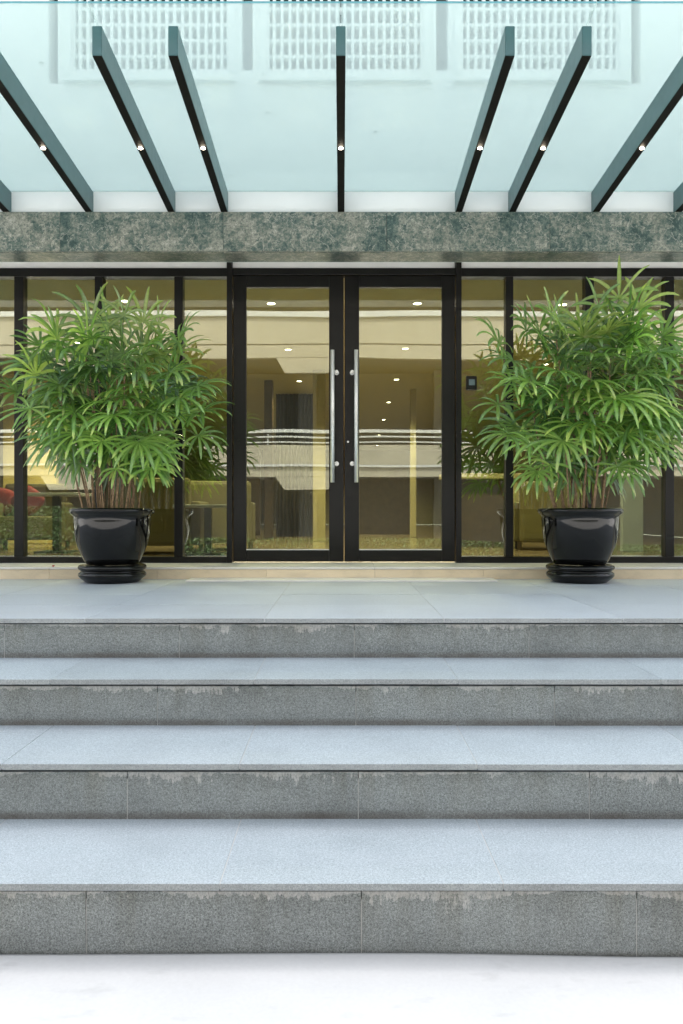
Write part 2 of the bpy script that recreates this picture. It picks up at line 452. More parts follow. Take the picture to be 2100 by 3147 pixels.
for a, b in panels:
    scr = empty('lattice_screen'); scr.parent = bld; scr.location = (0, 0, 0)
    n = 20; pitch = (b - a) / n
    mv = box_mesh(-.0125, .0125, 0, .07, SC_B + .0005, SC_T - .0005)
    mh = box_mesh(-(b - a) / 2 + .0005, (b - a) / 2 - .0005, 0, .058, -.0125, .0125)
    for i in range(n + 1):
        child('upright', mv, WHITE, scr, (min(max(a + i * pitch, a + .0128), b - .0128), UW + .02, 0))
    for i in range(NROW + 1):
        child('crossbar', mh, WHITE, scr, ((a + b) / 2, UW + .026, min(max(SC_B + i * SC_ROW, SC_B + .013), SC_T - .013)))
    # proud frame and sill
    fr = .045
    boxp('screen_frame', WHITE, bld, a - fr, a - .001, UW - .018, UW + .001, SC_B - .03, SC_T + .05)
    boxp('screen_frame', WHITE, bld, b + .001, b + fr, UW - .018, UW + .001, SC_B - .03, SC_T + .05)
    boxp('window_sill', WHITE, bld, a - .06, b + .06, UW - .045, UW + .002, SC_B - .105, SC_B - .080)
# white transom strip, header and mullions
HZ1 = pz(830, GW)
boxp('transom_panel', OFFW, bld, -BX, px(701, GW), GW - .005, GW + .02, HZ1 + .003, LB + .55)
boxp('transom_panel', OFFW, bld, px(716, GW), px(1398, GW), GW - .005, GW + .02, HZ1 + .003, LB + .55)
boxp('transom_panel', OFFW, bld, px(1414, GW), BX, GW - .005, GW + .02, HZ1 + .003, LB + .55)
boxp('transom_ceiling', OFFW, bld, -BX, BX, 6.887, GW - .03, LB + .5, LB + .53)
HB_S, HB_D = pz(856, GW), pz(850, GW)
FY0, FY1 = GW - .055, GW + .06
DL, DR = px(700, GW), px(1416, GW)
boxp('header', DARKM, bld, -BX, DL - .0, FY0, FY1, HB_S, HZ1, .003)
boxp('header', DARKM, bld, DL + .052, DR - .052, FY0, FY1, HB_D, HZ1, .003)
boxp('header', DARKM, bld, DR + .0, BX, FY0, FY1, HB_S, HZ1, .003)
for a, b in ((DL, DL + .050), (DR - .050, DR)):
    boxp('door_post', DARKM, bld, a, b, FY0 - .012, FY1 + .01, PT, LB + .5, .003)
SB = pz(1712, GW)
boxp('bottom_rail', DARKM, bld, -BX, DL - .002, FY0, FY1, PT, SB, .003)
boxp('bottom_rail', DARKM, bld, DR + .002, BX, FY0, FY1, PT, SB, .003)
mulls = [(50, 78), (296, 321), (539, 565), (1552, 1575), (1795, 1821), (2039, 2066)]
ms = [(px(a, GW), px(b, GW)) for a, b in mulls]
for k in range(1, 7):
    ms.append((ms[0][0] - .75 * k, ms[0][1] - .75 * k)); ms.append((ms[5][0] + .75 * k, ms[5][1] + .75 * k))
ms = [m_ for m_ in ms if -BX < m_[0] < BX]
for a, b in ms:
    boxp('mullion', DARKM, bld, a, b, FY0 + .004, FY1 - .004, SB + .001, HB_S - .001, .003)
edges = sorted(ms + [(DL, DL), (DR, DR)]); edges = [(-BX - .1, -BX)] + edges + [(BX, BX + .1)]
for (a0, a1), (b0, b1) in zip(edges, edges[1:]):
    if a0 == DL: continue
    boxp('window_pane', DOORGLASS, bld, a1 - .004, b0 + .004, GW - .004, GW + .004, SB - .004, HB_S + .004)
# doors
def door(x0, x1, inner_left):
    d = empty('door'); d.parent = bld; d.location = (0, 0, 0)
    z0, z1 = PT + .012, HB_D - .006
    so, si = .122, .137       # outer / inner stile
    wl, wr = (si, so) if inner_left else (so, si)
    y0, y1 = GW - .028, GW + .028
    boxp('stile', DARKM, d, x0, x0 + wl, y0, y1, z0, z1, .004)
    boxp('stile', DARKM, d, x1 - wr, x1, y0, y1, z0, z1, .004)
    zt, zb = pz(886, GW), pz(1692, GW)
    boxp('top_rail', DARKM, d, x0 + wl + .0006, x1 - wr - .0006, y0 + .001, y1 - .001, zt, z1, .003)
    boxp('bottom_rail', DARKM, d, x0 + wl + .0006, x1 - wr - .0006, y0 + .001, y1 - .001, z0, zb, .003)
    boxp('glazing_bead', STEEL, d, x0 + wl, x1 - wr, y0 + .004, y0 + .016, zb + .0005, zb + .010)
    boxp('door_pane', DOORGLASS, d, x0 + wl - .004, x1 - wr + .004, GW - .004, GW + .004, zb - .004, zt + .004)
    # pull handle
    hx = px(1095, GW - .09) if inner_left else px(1022.5, GW - .09)
    kx = px(1083, GW - .05) if inner_left else px(1035, GW - .05)
    bm = bmesh.new()
    yb = GW - .10
    add_tube(bm, [(hx, yb, pz(1484, yb)), (hx, yb, pz(1076.6, yb))], .0185, 20)
    for yy in (1143, 1425):
        zz = pz(yy, yb)
        add_tube(bm, [(hx, yb, zz), (kx, yb + .022, zz), (kx, GW - .027, zz)], .0115, 12)
        add_tube(bm, [(kx, GW - .031, zz), (kx, GW - .0275, zz)], .022, 16)
        add_tube(bm, [(kx, yb + .006, zz), (kx, yb + .022, zz)], .0165, 16)
    child('handle', bm, STEEL, d)
    if inner_left:
        bm = bmesh.new(); add_tube(bm, [(px(1070, GW), GW - .033, pz(1360, GW)), (px(1070, GW), GW - .0275, pz(1360, GW))], .010, 14)
        child('lock_cylinder', bm, STEEL, d)
MID = px(1058, GW)
door(DL + .056, MID - .004, False)
door(MID + .004, DR - .056, True)

# ------------------------------------------------------------------ canopy
can = empty('glass_canopy', (0, UW, LT), 'pale green glass canopy on dark cantilevered beams above the doors', 'canopy')
BF, BB = 4.61, UW - .0015
bf0, bf1 = EYE + 1404 * BF / F, EYE + 1495 * BF / F
bb0, bb1 = LT + .006, EYE + 983 * UW / F
lampz = lambda y: bf0 + (bb0 - bf0) * (y - BF) / (BB - BF)
for bx_ in (-3.78, -2.785, -2.10, -1.415, -.975, -.004, .975, 1.42, 2.115, 2.80, 3.79):
    bm = bmesh.new(); hw = .028
    vs = [bm.verts.new(p) for p in ((-hw, BF, bf0), (hw, BF, bf0), (hw, BF, bf1), (-hw, BF, bf1), (-hw, BB, bb0), (hw, BB, bb0), (hw, BB, bb1), (-hw, BB, bb1))]
    for q in ((0, 1, 2, 3), (5, 4, 7, 6), (4, 5, 1, 0), (3, 2, 6, 7), (1, 5, 6, 2), (4, 0, 3, 7)): bm.faces.new([vs[i] for i in q])
    bmesh.ops.bevel(bm, geom=bm.edges[:], offset=.003, segments=2, affect='EDGES')
    bm2 = child('beam', bm, BEAMM, can, (bx_, 0, 0))
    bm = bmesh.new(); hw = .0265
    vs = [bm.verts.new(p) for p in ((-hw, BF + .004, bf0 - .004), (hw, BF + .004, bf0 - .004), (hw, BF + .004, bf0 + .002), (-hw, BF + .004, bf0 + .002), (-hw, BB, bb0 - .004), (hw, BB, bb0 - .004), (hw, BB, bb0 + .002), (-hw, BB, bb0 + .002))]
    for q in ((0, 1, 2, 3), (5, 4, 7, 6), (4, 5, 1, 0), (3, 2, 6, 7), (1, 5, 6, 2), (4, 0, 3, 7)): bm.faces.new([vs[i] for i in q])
    child('underside_strip', bm, UNDERSIDE, bm2, (bx_, 0, 0))  # near-black strip added so the beam underside reads dark
    bm = bmesh.new(); ly = 5.61; lz = lampz(ly) - .004
    add_lathe(bm, [(.0, -.002), (.014, -.004), (.015, -.009), (.0, -.0095)], 16)
    child('spotlight', bm, LAMP, bm2, (bx_, ly, lz + .002))
# glass panels between/over beams
sl = (bf1 - bb1) / (BF - BB)
GF = 4.432
def gz(y): return bf1 + sl * (y - BF)
gx = [-5.0, -2.785, -1.415, -.004, 1.42, 2.80, 5.0]
for a, b in zip(gx, gx[1:]):
    bm = bmesh.new(); a += .0015; b -= .0015; t0, t1 = .004, .016
    vs = [bm.verts.new(p) for p in ((a, GF, gz(GF) + t0), (b, GF, gz(GF) + t0), (b, GF, gz(GF) + t1), (a, GF, gz(GF) + t1), (a, BB, gz(BB) + t0), (b, BB, gz(BB) + t0), (b, BB, gz(BB) + t1), (a, BB, gz(BB) + t1))]
    for q in ((4, 5, 1, 0), (3, 2, 6, 7), (1, 5, 6, 2), (4, 0, 3, 7), (5, 4, 7, 6)): bm.faces.new([vs[i] for i in q])
    f = bm.faces.new([vs[i] for i in (0, 1, 2, 3)]); f.material_index = 1
    me = bpy.data.meshes.new('glass_panel'); bm.to_mesh(me); bm.free(); me.materials.append(CANOPYGLASS); me.materials.append(GLASSEDGE)
    child('glass_panel', me, None, can)

# dead leaves lying on the glass
DEAD = simple('dead_leaf', (.05, .045, .03), .8)
for (lx_, ly_, rz_, lab) in ((127, 194, .4, 'dark leaf scrap on the canopy glass at the far left'), (823, 347, 1.2, 'dark leaf scrap on the canopy glass left of the middle beam'), (1154, 406, 2.0, 'dark leaf scrap on the canopy glass right of the middle beam'), (711, 540, .9, 'dark leaf scrap on the canopy glass near the marble lintel'), (1676, 198, 2.6, 'dark leaf scrap on the canopy glass in front of the right lattice')):
    v_ = (1575 - ly_) / F; d_ = (bf1 - sl * BF + .017 - EYE) / (v_ - sl)
    me = bpy.data.meshes.new('leaf_scrap'); k_ = .016
    me.from_pydata([(-k_, 0, 0), (-.3 * k_, -.4 * k_, .002), (.6 * k_, -.3 * k_, .004), (k_, 0, .001), (.5 * k_, .4 * k_, .003), (-.4 * k_, .35 * k_, .001), (-.3 * k_, 0, .007), (.5 * k_, 0, .009)], [], [(0, 1, 6), (1, 2, 7, 6), (2, 3, 7), (3, 4, 7), (4, 5, 6, 7), (5, 0, 6), (0, 5, 4, 3, 2, 1)])
    o = obj('leaf_scrap', me, DEAD, None, (px(lx_, d_), d_, gz(d_) + .0165)); o.rotation_euler = (math.atan(sl), 0, rz_)
    tag(o, lab, 'leaf', 'leaf scraps on the canopy')
bm = bmesh.new(); bmesh.ops.create_icosphere(bm, subdivisions=1, radius=.013)
for v in bm.verts: v.co.z = v.co.z * .5 + .0065 + (.004 if v.co.x > 0 else 0)
tag(obj('litter_scrap', bm, simple('red_paper', (.55, .02, .02), .6), None, (px(164, 6.93), 6.93, PT)), 'tiny red scrap lying on the pale ledge left of the left pot', 'litter')

# ------------------------------------------------------------------ lobby behind the glass
LX0, LX1, LY1 = -6.4, 6.4, 30.0
CZ = EYE + 2.32
tag(obj('interior_floor', box_mesh(LX0, LX1, GW + .13, LY1, PT - .02, PT - .003), LOBF), 'dark polished lobby floor behind the glass', None, None, 'structure')
tag(obj('interior_ceiling', box_mesh(LX0, LX1, GW + .07, LY1, CZ, CZ + .05), CEIL), 'cream lobby ceiling with recessed downlights', None, None, 'structure')
tag(obj('interior_wall_left', box_mesh(LX0 - .05, LX0, GW + .07, LY1, PT, CZ), LOBW), 'lobby side wall', None, None, 'structure')
tag(obj('interior_wall_right', box_mesh(LX1, LX1 + .05, GW + .07, LY1, PT, CZ), LOBW), 'lobby side wall', None, None, 'structure')
tag(obj('interior_wall_back', box_mesh(LX0, LX1, LY1, LY1 + .05, PT, CZ), LOBW), 'lobby back wall', None, None, 'structure')
ORD = ['first', 'second', 'third', 'fourth', 'fifth', 'sixth', 'seventh', 'eighth', 'ninth', 'tenth']
dl_me = None
def downlight(x, y, label, energy):
    global dl_me
    if dl_me is None:
        bm = bmesh.new(); add_lathe(bm, [(.0, -.004), (.042, -.004), (.044, -.001)], 24); dl_me = [bpy.data.meshes.new('disc')]; bm.to_mesh(dl_me[0]); bm.free()
        bm = bmesh.new(); add_lathe(bm, [(.045, -.001), (.046, -.008), (.060, -.008), (.062, -.001)], 24); dl_me.append(bpy.data.meshes.new('ring')); bm.to_mesh(dl_me[1]); bm.free()
    t = empty('downlight', (x, y, CZ), label, 'downlight', 'recessed ceiling downlights in the lobby')
    child('lens', dl_me[0], DOWN, t, (x, y, CZ)); child('trim_ring', dl_me[1], FACW, t, (x, y, CZ))
    ld = bpy.data.lights.new('downlight_lamp', 'SPOT'); ld.energy = energy; ld.color = (1, .91, .64); ld.spot_size = R(130); ld.spot_blend = .6; ld.shadow_soft_size = .06
    lo = bpy.data.objects.new('downlight_lamp', ld); C.objects.link(lo); lo.parent = t; lo.location = (0, 0, -.03)
for k, (x_, y_) in enumerate([(233, 642), (196, 503), (169, 408), (145, 338), (130, 284), (115, 237), (110, 205)]):
    d = 2.32 * F / y_; downlight(x_ * d / F, d, 'recessed downlight seen through the right door, %s from the top of its row' % ORD[k], 70)
for k, (x_, y_) in enumerate([(-216, 642), (-164, 500), (-130, 403), (-104, 335), (-83, 281)]):
    d = 2.32 * F / y_; downlight(x_ * d / F, d, 'recessed downlight seen through the left door, %s from the top of its row' % ORD[k], 70)
downlight((1730 - 1050) * 8.9 / F, 8.9, 'recessed downlight in the window just left of the right palm top', 70)
downlight((385 - 1050) * 8.75 / F, 8.75, 'recessed downlight showing above the left palm crown', 70)
downlight(-3.6, 10.9, 'recessed downlight over the yellow wall at the far left', 130)
downlight(3.2, 12.5, 'recessed downlight over the cabinet at the right', 70)

def thingbox(name, label, cat, mat, x0, x1, y0, y1, z0, z1, bevel=.01):
    cx, cy = (x0 + x1) / 2, (y0 + y1) / 2
    return tag(obj(name, box_mesh(x0 - cx, x1 - cx, y0 - cy, y1 - cy, 0, z1 - z0, bevel), mat, None, (cx, cy, z0)), label, cat)
FL = PT - .002
# partitions and columns
thingbox('partition_wall', 'warm yellow lit wall far left behind the left palm', 'wall', simple('yellow_wall', (.70, .55, .20), .7), -5.1, px(172, 12), 12.0, 12.12, FL, CZ - .003)
thingbox('column', 'dark wood column seen through the left door', 'column', WOOD, px(812, 14), px(838, 14), 14.0, 14.2, FL, CZ - .003)
thingbox('column', 'tan column seen at the right of the left door', 'column', LOBW, px(962, 13), px(1000, 13), 13.0, 13.25, FL, CZ - .003)
thingbox('column', 'slim tan post seen through the right door', 'column', LOBW, px(1262, 15), px(1280, 15), 15.0, 15.15, FL, CZ - .003)
thingbox('wall_panel', 'dark wood panelling low behind the right door', 'panel', WOOD, px(1105, 17), px(1262, 17), 17, 17.1, FL, FL + 1.45)
thingbox('wall_panel', 'dark wood panelling behind the left window', 'panel', WOOD, px(560, 16), px(800, 16), 16, 16.1, FL, FL + 1.8)
thingbox('wall_panel', 'dark wood panelling behind the right window', 'panel', WOOD, px(1560, 14), px(1700, 14), 14, 14.1, FL, FL + 1.7)
# curtain with folds behind the left door
bm = bmesh.new(); N = 60; xa, xb = px(842, 15), px(960, 15)
prev = None
for i in range(N + 1):
    t = i / N; xx = xa + (xb - xa) * t; yy = 15.6 + .05 * math.sin(t * 62) + .02 * math.sin(t * 23)
    cur = (bm.verts.new((xx, yy, FL)), bm.verts.new((xx, yy, CZ - .01)))
    if prev: f = bm.faces.new((prev[0], cur[0], cur[1], prev[1])); f.smooth = True
    prev = cur
cu = obj('curtain', bm, CURT); md = cu.modifiers.new('solid', 'SOLIDIFY'); md.thickness = .008
tag(cu, 'long tan curtain hanging in folds behind the left door', 'curtain')

def armchair(x, y, rot, label, mat=TAN):
    t = empty('armchair', (x, y, FL), label, 'armchair', 'armchairs in the lobby')
    t.rotation_euler.z = rot
    obj('seat', box_mesh(-.36, .36, -.34, .30, .14, .42, .04), mat, t)
    obj('backrest', box_mesh(-.40, .40, .305, .46, .10, .86, .05), mat, t)
    for s in (-1, 1): obj('armrest', box_mesh(s * .37 if s > 0 else -.49, .49 if s > 0 else -.37, -.36, .30, .10, .60, .04), mat, t)
    for sx in (-1, 1):
        for sy in (-.28, .38): obj('leg', box_mesh(sx * .40 - .025, sx * .40 + .025, sy - .025, sy + .025, 0, .105), WOOD, t)
    return t
def cushion(x, y, z, rot, label):
    bm = bmesh.new(); bmesh.ops.create_uvsphere(bm, u_segments=20, v_segments=12, radius=1)
    for v in bm.verts:
        def sq(a): return math.copysign(abs(a) ** .55, a)
        v.co = Vector((sq(v.co.x) * .18, v.co.y * .08, sq(v.co.z) * .18))
    for f in bm.faces: f.smooth = True
    o = obj('cushion', bm, RED, None, (x, y, z)); o.rotation_euler = rot
    tag(o, label, 'cushion', 'red cushions in the lobby')
def side_table(x, y, h, label):
    t = empty('side_table', (x, y, FL), label, 'table', 'white topped tables in the lobby')
    obj('table_top', box_mesh(-.34, .34, -.3, .3, h - .035, h, .006), FACW, t)
    obj('leg', box_mesh(-.04, .04, -.04, .04, .021, h - .036), DARKM, t)
    obj('base', box_mesh(-.2, .2, -.2, .2, 0, .02, .004), DARKM, t)
armchair(px(500, 9.3), 9.3, R(180), 'tan armchair seen from behind, right of the left pot')
armchair(px(655, 10.2), 10.2, R(200), 'tan armchair left of the double doors beside the tables')
armchair(px(95, 10.4), 10.4, R(10), 'tan armchair with red cushion at the far left')
armchair(px(1690, 10.3), 10.3, R(170), 'tan armchair behind the right palm pot')
cushion(px(95, 10.45), 10.35, FL + .62, (R(-14), R(38), 0), 'red cushion on the far left armchair')
cushion(px(25, 10.8), 10.55, FL + .62, (R(-10), R(12), 0), 'red cushion beside the leftmost mullion')
cushion(px(560, 9.6), 9.75, FL + .62, (R(-14), R(40), 0), 'red cushion behind the tan armchair by the left pot')
side_table(px(640, 9.0), 9.0, .56, 'white topped side table just left of the double doors')
side_table(px(175, 9.4), 9.4, .70, 'white topped side table at the left of the left pot')
# cabinet right of the doors
t = empty('console_cabinet', (px(1480, 11), 11, FL), 'dark console cabinet with mantel top right of the doors', 'cabinet')
obj('mantel_top', box_mesh(-.56, .56, -.22, .2, .93, 1.0, .008), LOBW, t)
for s in (-1, 1): obj('side_post', box_mesh(s * .46 - .07, s * .46 + .07, -.16, .16, 0, .929, .006), LOBW, t)
obj('back_panel', box_mesh(-.389, .389, .0, .15, 0, .928), WOOD, t)
thingbox('grey_panel', 'pale grey standing panel right of the right pot', 'panel', GREYP, px(1915, 9.6), px(1978, 9.6), 9.6, 9.7, FL, FL + .95, .006)

# card reader on the glass
t = empty('access_reader', (px(1449, GW - .02), GW - .0045, pz(1180, GW)), 'small black access reader on the glass right of the doors', 'reader')
obj('housing', box_mesh(-.050, .050, -.036, 0, -.065, .065, .006), DARKM, t)
obj('screen', box_mesh(-.026, .030, -.0385, -.0362, -.022, .034, .001), simple('reader_screen', (.16, .22, .23), .25), t)

# ------------------------------------------------------------------ potted palms
POTY = 6.62
def zy(y): return 1.54 - ((y * .459 + 780) - 1575) * POTY / F
PS = .459 * POTY / F
pot_prof = [(0, zy(2060)), (150, zy(2062)), (166, zy(2060)), (172, zy(2050)), (186, zy(2030)), (202, zy(1995)), (222, zy(1950)), (236, zy(1900)), (245, zy(1850)), (249, zy(1800)), (251, zy(1768)), (251, zy(1745)), (254, zy(1735)), (264, zy(1728)), (273, zy(1718)), (278, zy(1706)), (276, zy(1696)), (268, zy(1689)), (255, zy(1687)), (243, zy(1691)), (238, zy(1705)), (236, zy(1730)), (0, zy(1732))]
sau_prof = [(0, 0.0), (170, 0.0), (176, .004), (182, .012), (205, .034), (218, .050), (222, .064), (219, .078), (208, .088), (204, .094), (206, .100), (216, .106), (222, .116), (223, .126), (218, .138), (206, .146), (190, .148), (170, .146), (0, .146)]
def palm(cx, side, hubs, nfill, seed, crown):
    rg = random.Random(seed)
    base = Vector((cx, POTY, H[4] + .001))
    sbm = bmesh.new(); add_lathe(sbm, [(r * PS, z) for r, z in sau_prof], 56)
    so = obj('plant_saucer', sbm, GLAZE, None, base)
    tag(so, 'glossy black ringed saucer under the %s palm pot' % side, 'saucer', 'plant saucers')
    zb = base.z + .1475
    t = empty('potted_palm', (cx, POTY, zb), None, 'potted plant', 'potted palms beside the doors')
    dz = zb - zy(2062)
    pbm = bmesh.new(); add_lathe(pbm, [(r * PS, z + dz - zb) for r, z in pot_prof], 64)
    obj('pot', pbm, GLAZE, t)
    bm = bmesh.new(); add_lathe(bm, [(0, 0), (.12, .004), (.22, -.002), (236 * PS - .002, -.012)], 40)
    sz = zy(1712) + dz
    obj('soil', bm, SOIL, t, (0, 0, sz - zb))
    ox = Vector((cx, POTY, zb))
    # leaves: (hub, direction, normal, length, leaflets, droop, tint)
    leaves = []
    cxc, czc, rx, ry, rz = crown
    for (hx, hz, dy, length, nl, up, tint) in hubs:
        hub = Vector((hx, POTY - dy, hz))
        off = Vector(((hx - cx) / rx, -dy / ry, (hz - czc) / rz))
        d = Vector((off.x * .9 + rg.uniform(-.1, .1), -max(.15, dy * 1.2), off.z * .30 + up * .8 - (.12 if dy < .3 or up > .55 else .58))).normalized()
        leaves.append((hub, d, length, nl, rg.uniform(.9, 1.4), tint))
    tries = 0
    while len(leaves) < nfill + len(hubs) and tries < 4000:
        tries += 1
        v = Vector((rg.gauss(0, 1), rg.gauss(0, 1), rg.gauss(0, 1))).normalized() * rg.uniform(.30, 1.0) ** .55
        if v.z < -.84: continue
        hub = Vector((cxc + v.x * rx, POTY + v.y * ry, czc + v.z * rz))
        if hub.y > 7.10 or (cx > 0 and hub.x < px(1600, POTY) and 2.3 < hub.z < 2.95): continue
        if any((hub - l[0]).length < .11 for l in leaves): continue
        front = v.y < -.1 and v.z < .55
        d = Vector((v.x * .95 + rg.uniform(-.25, .25), v.y * 1.1 + rg.uniform(-.25, .25), v.z * .75 + (rg.uniform(-.75, .05) if front else rg.uniform(-.20, .35)))).normalized()
        if hub.y + d.y * .3 > 7.28: d.y = min(d.y, .1); d.normalize()
        leaves.append((hub, d, rg.uniform(.26, .38), rg.randint(8, 12), rg.uniform(.75, 1.5), rg.choice((rg.uniform(0, .35), rg.uniform(.3, .65), rg.uniform(.4, .8))) + (.15 if v.z > .5 else 0)))
    # canes, rising from the soil and spreading
    canes = []
    nc = 26
    for k in range(nc):
        a = 2 * math.pi * k * .381966 * 1.0; rr = .20 * math.sqrt((k + .5) / nc)
        b0 = Vector((rr * 1.15 * math.cos(a), rr * math.sin(a), sz - zb - .01))
        top = Vector((b0.x * 1.7 + rg.uniform(-.06, .06), b0.y * 1.4 + rg.uniform(-.05, .05), rg.uniform(.55, 1.55) + .35))
        mid = b0.lerp(top, .5) + Vector((rg.uniform(-.025, .025), rg.uniform(-.02, .02), 0))
        bm = bmesh.new(); r0 = rg.uniform(.0050, .0090)
        pts = []
        for i in range(9):
            s = i / 8; p = b0 * (1 - s) ** 2 + mid * 2 * s * (1 - s) + top * s * s; pts.append(p)
        add_tube(bm, pts, [r0 * (1.15 - .35 * i / 8) * rg.uniform(.88, 1.12) for i in range(9)], 7)
        obj('cane', bm, CANE, t); canes.append(pts)
    for hub, d, length, nl, droop, tint in leaves:
        hub = hub - ox
        # petiole starts on the nearest cane below the hub
        best = None
        for pts in canes:
            for p in pts[3:]:
                c = (p - (hub - d * .22 - Vector((0, 0, .10)))).length + (0 if p.z < hub.z + .02 else .6)
                if best is None or c < best[0]: best = (c, p)
        st = best[1]
        bm = bmesh.new(); lay = bm.verts.layers.float.new('tint')
        c1 = hub - d * (.35 * (hub - st).length) + Vector((0, 0, .02))
        pts = [st * (1 - s) ** 2 + c1 * 2 * s * (1 - s) + hub * s * s for s in (0, .25, .5, .75, 1)]
        add_tube(bm, pts, [.0050, .0042, .0038, .0035, .0032], 5, False)
        for v in bm.verts: v[lay] = .55
        up = Vector((rg.uniform(-.2, .2), rg.uniform(-.15, .15) - .75, 1))
        s_ = d.cross(up).normalized(); nrm = s_.cross(d).normalized()
        spread = R(rg.uniform(95, 135))
        for i in range(nl):
            u = (i / (nl - 1)) * 2 - 1 if nl > 1 else 0
            a = u * spread + rg.uniform(-.06, .06)
            ln = length * (1 - .22 * abs(u) ** 2) * rg.uniform(.88, 1.1)
            di = (d * math.cos(a) + s_ * math.sin(a) + nrm * rg.uniform(.10, .28)).normalized()
            wd = rg.uniform(.0120, .0180) * (length / .30) ** .5
            p = hub.copy(); prev = None; SEG = 7
            tl = min(1, max(0, tint + rg.uniform(-.12, .12)))
            g = droop * rg.uniform(.8, 1.25)
            dry = rg.random() < .22
            blunt = rg.uniform(.35, .62)
            for k in range(SEG + 1):
                s = k / SEG
                wv = s_ * math.cos(a) - d * math.sin(a)
                wv = (wv - di * wv.dot(di)).normalized()
                nn = di.cross(wv).normalized()
                if nn.z < 0 and abs(di.z) < .8: nn = -nn
                prof = (.28 + .72 * min(1, s / .35)) if s < .35 else (1 - (1 - blunt) * ((s - .35) / .65) ** 2.2)
                if k == SEG: prof *= .45
                w_ = wd * prof
                cur = (bm.verts.new(p - wv * w_ + nn * w_ * .30), bm.verts.new(p - nn * w_ * .12), bm.verts.new(p + wv * w_ + nn * w_ * .30))
                cur[0][lay] = tl; cur[1][lay] = min(1, tl + .22); cur[2][lay] = tl
                if k >= SEG - 1 and dry:
                    for q_ in cur: q_[lay] = 1.0
                if prev:
                    f = bm.faces.new((prev[0], prev[1], cur[1], cur[0])); f.smooth = True
                    f = bm.faces.new((prev[1], prev[2], cur[2], cur[1])); f.smooth = True
                prev = cur
                p = p + di * (ln / SEG)
                di = (di + Vector((0, 0, -1)) * g * (.08 + .45 * s) * .55).normalized()
                # keep clear of the glass behind
                if p.y + ox.y > 7.38: p.y = 7.38 - ox.y
        obj('leaf', bm, LEAF, t)
    return t
def HB(xoff, x, y, dy, length=.29, nl=9, up=.35, tint=.4):
    d = POTY - dy
    return (px(xoff + x * .459, d), pz(780 + y * .459, d), dy, length, nl, up, tint)
L = 0
left = [HB(L, 765, 1085, .55, .27, 10, .30, .55), HB(L, 680, 1262, .50, .28, 9, .25, .6), HB(L, 930, 1262, .48, .34, 10, .20, .55),
        HB(L, 610, 470, .10, .36, 9, 1.3, .6), HB(L, 700, 430, .0, .26, 7, 1.8, .5), HB(L, 990, 620, .45, .30, 9, .5, .45), HB(L, 1190, 600, .30, .33, 11, .75, .45),
        HB(L, 440, 660, .42, .30, 9, .5, .5), HB(L, 620, 570, .40, .30, 9, .5, .45), HB(L, 240, 820, .30, .30, 9, .8, .95), HB(L, 110, 930, .22, .33, 10, .45, .6), HB(L, 200, 1040, .36, .32, 9, .25, .65),
        HB(L, 1050, 1060, .50, .30, 9, .25, .5), HB(L, 1320, 890, .30, .30, 9, .55, .45), HB(L, 1330, 1220, .30, .26, 8, .15, .55), HB(L, 1350, 1060, .22, .32, 9, .3, .45),
        HB(L, 500, 1060, .48, .30, 9, .3, .45), HB(L, 660, 740, .50, .32, 10, .4, .45), HB(L, 900, 780, .52, .32, 9, .4, .45), HB(L, 1130, 800, .48, .32, 10, .45, .45),
        HB(L, 330, 1240, .32, .30, 9, .1, .3), HB(L, 500, 1400, .30, .22, 6, .1, .3), HB(L, 1010, 1440, .36, .26, 8, .1, .55), HB(L, 1080, 1330, .34, .27, 8, .1, .55),
        HB(L, 830, 420, .1, .28, 8, 1.4, .75), HB(L, 960, 460, .05, .30, 9, 1.1, .75), HB(L, 1060, 480, .0, .26, 7, .9, .8), HB(L, 380, 560, .2, .27, 8, .9, .5), HB(L, 850, 960, .5, .30, 9, .3, .45),
        HB(L, 1200, 960, .42, .30, 9, .3, .5), HB(L, 400, 880, .45, .30, 9, .4, .5), HB(L, 780, 1440, .34, .20, 6, .1, .6)]
X = 1380
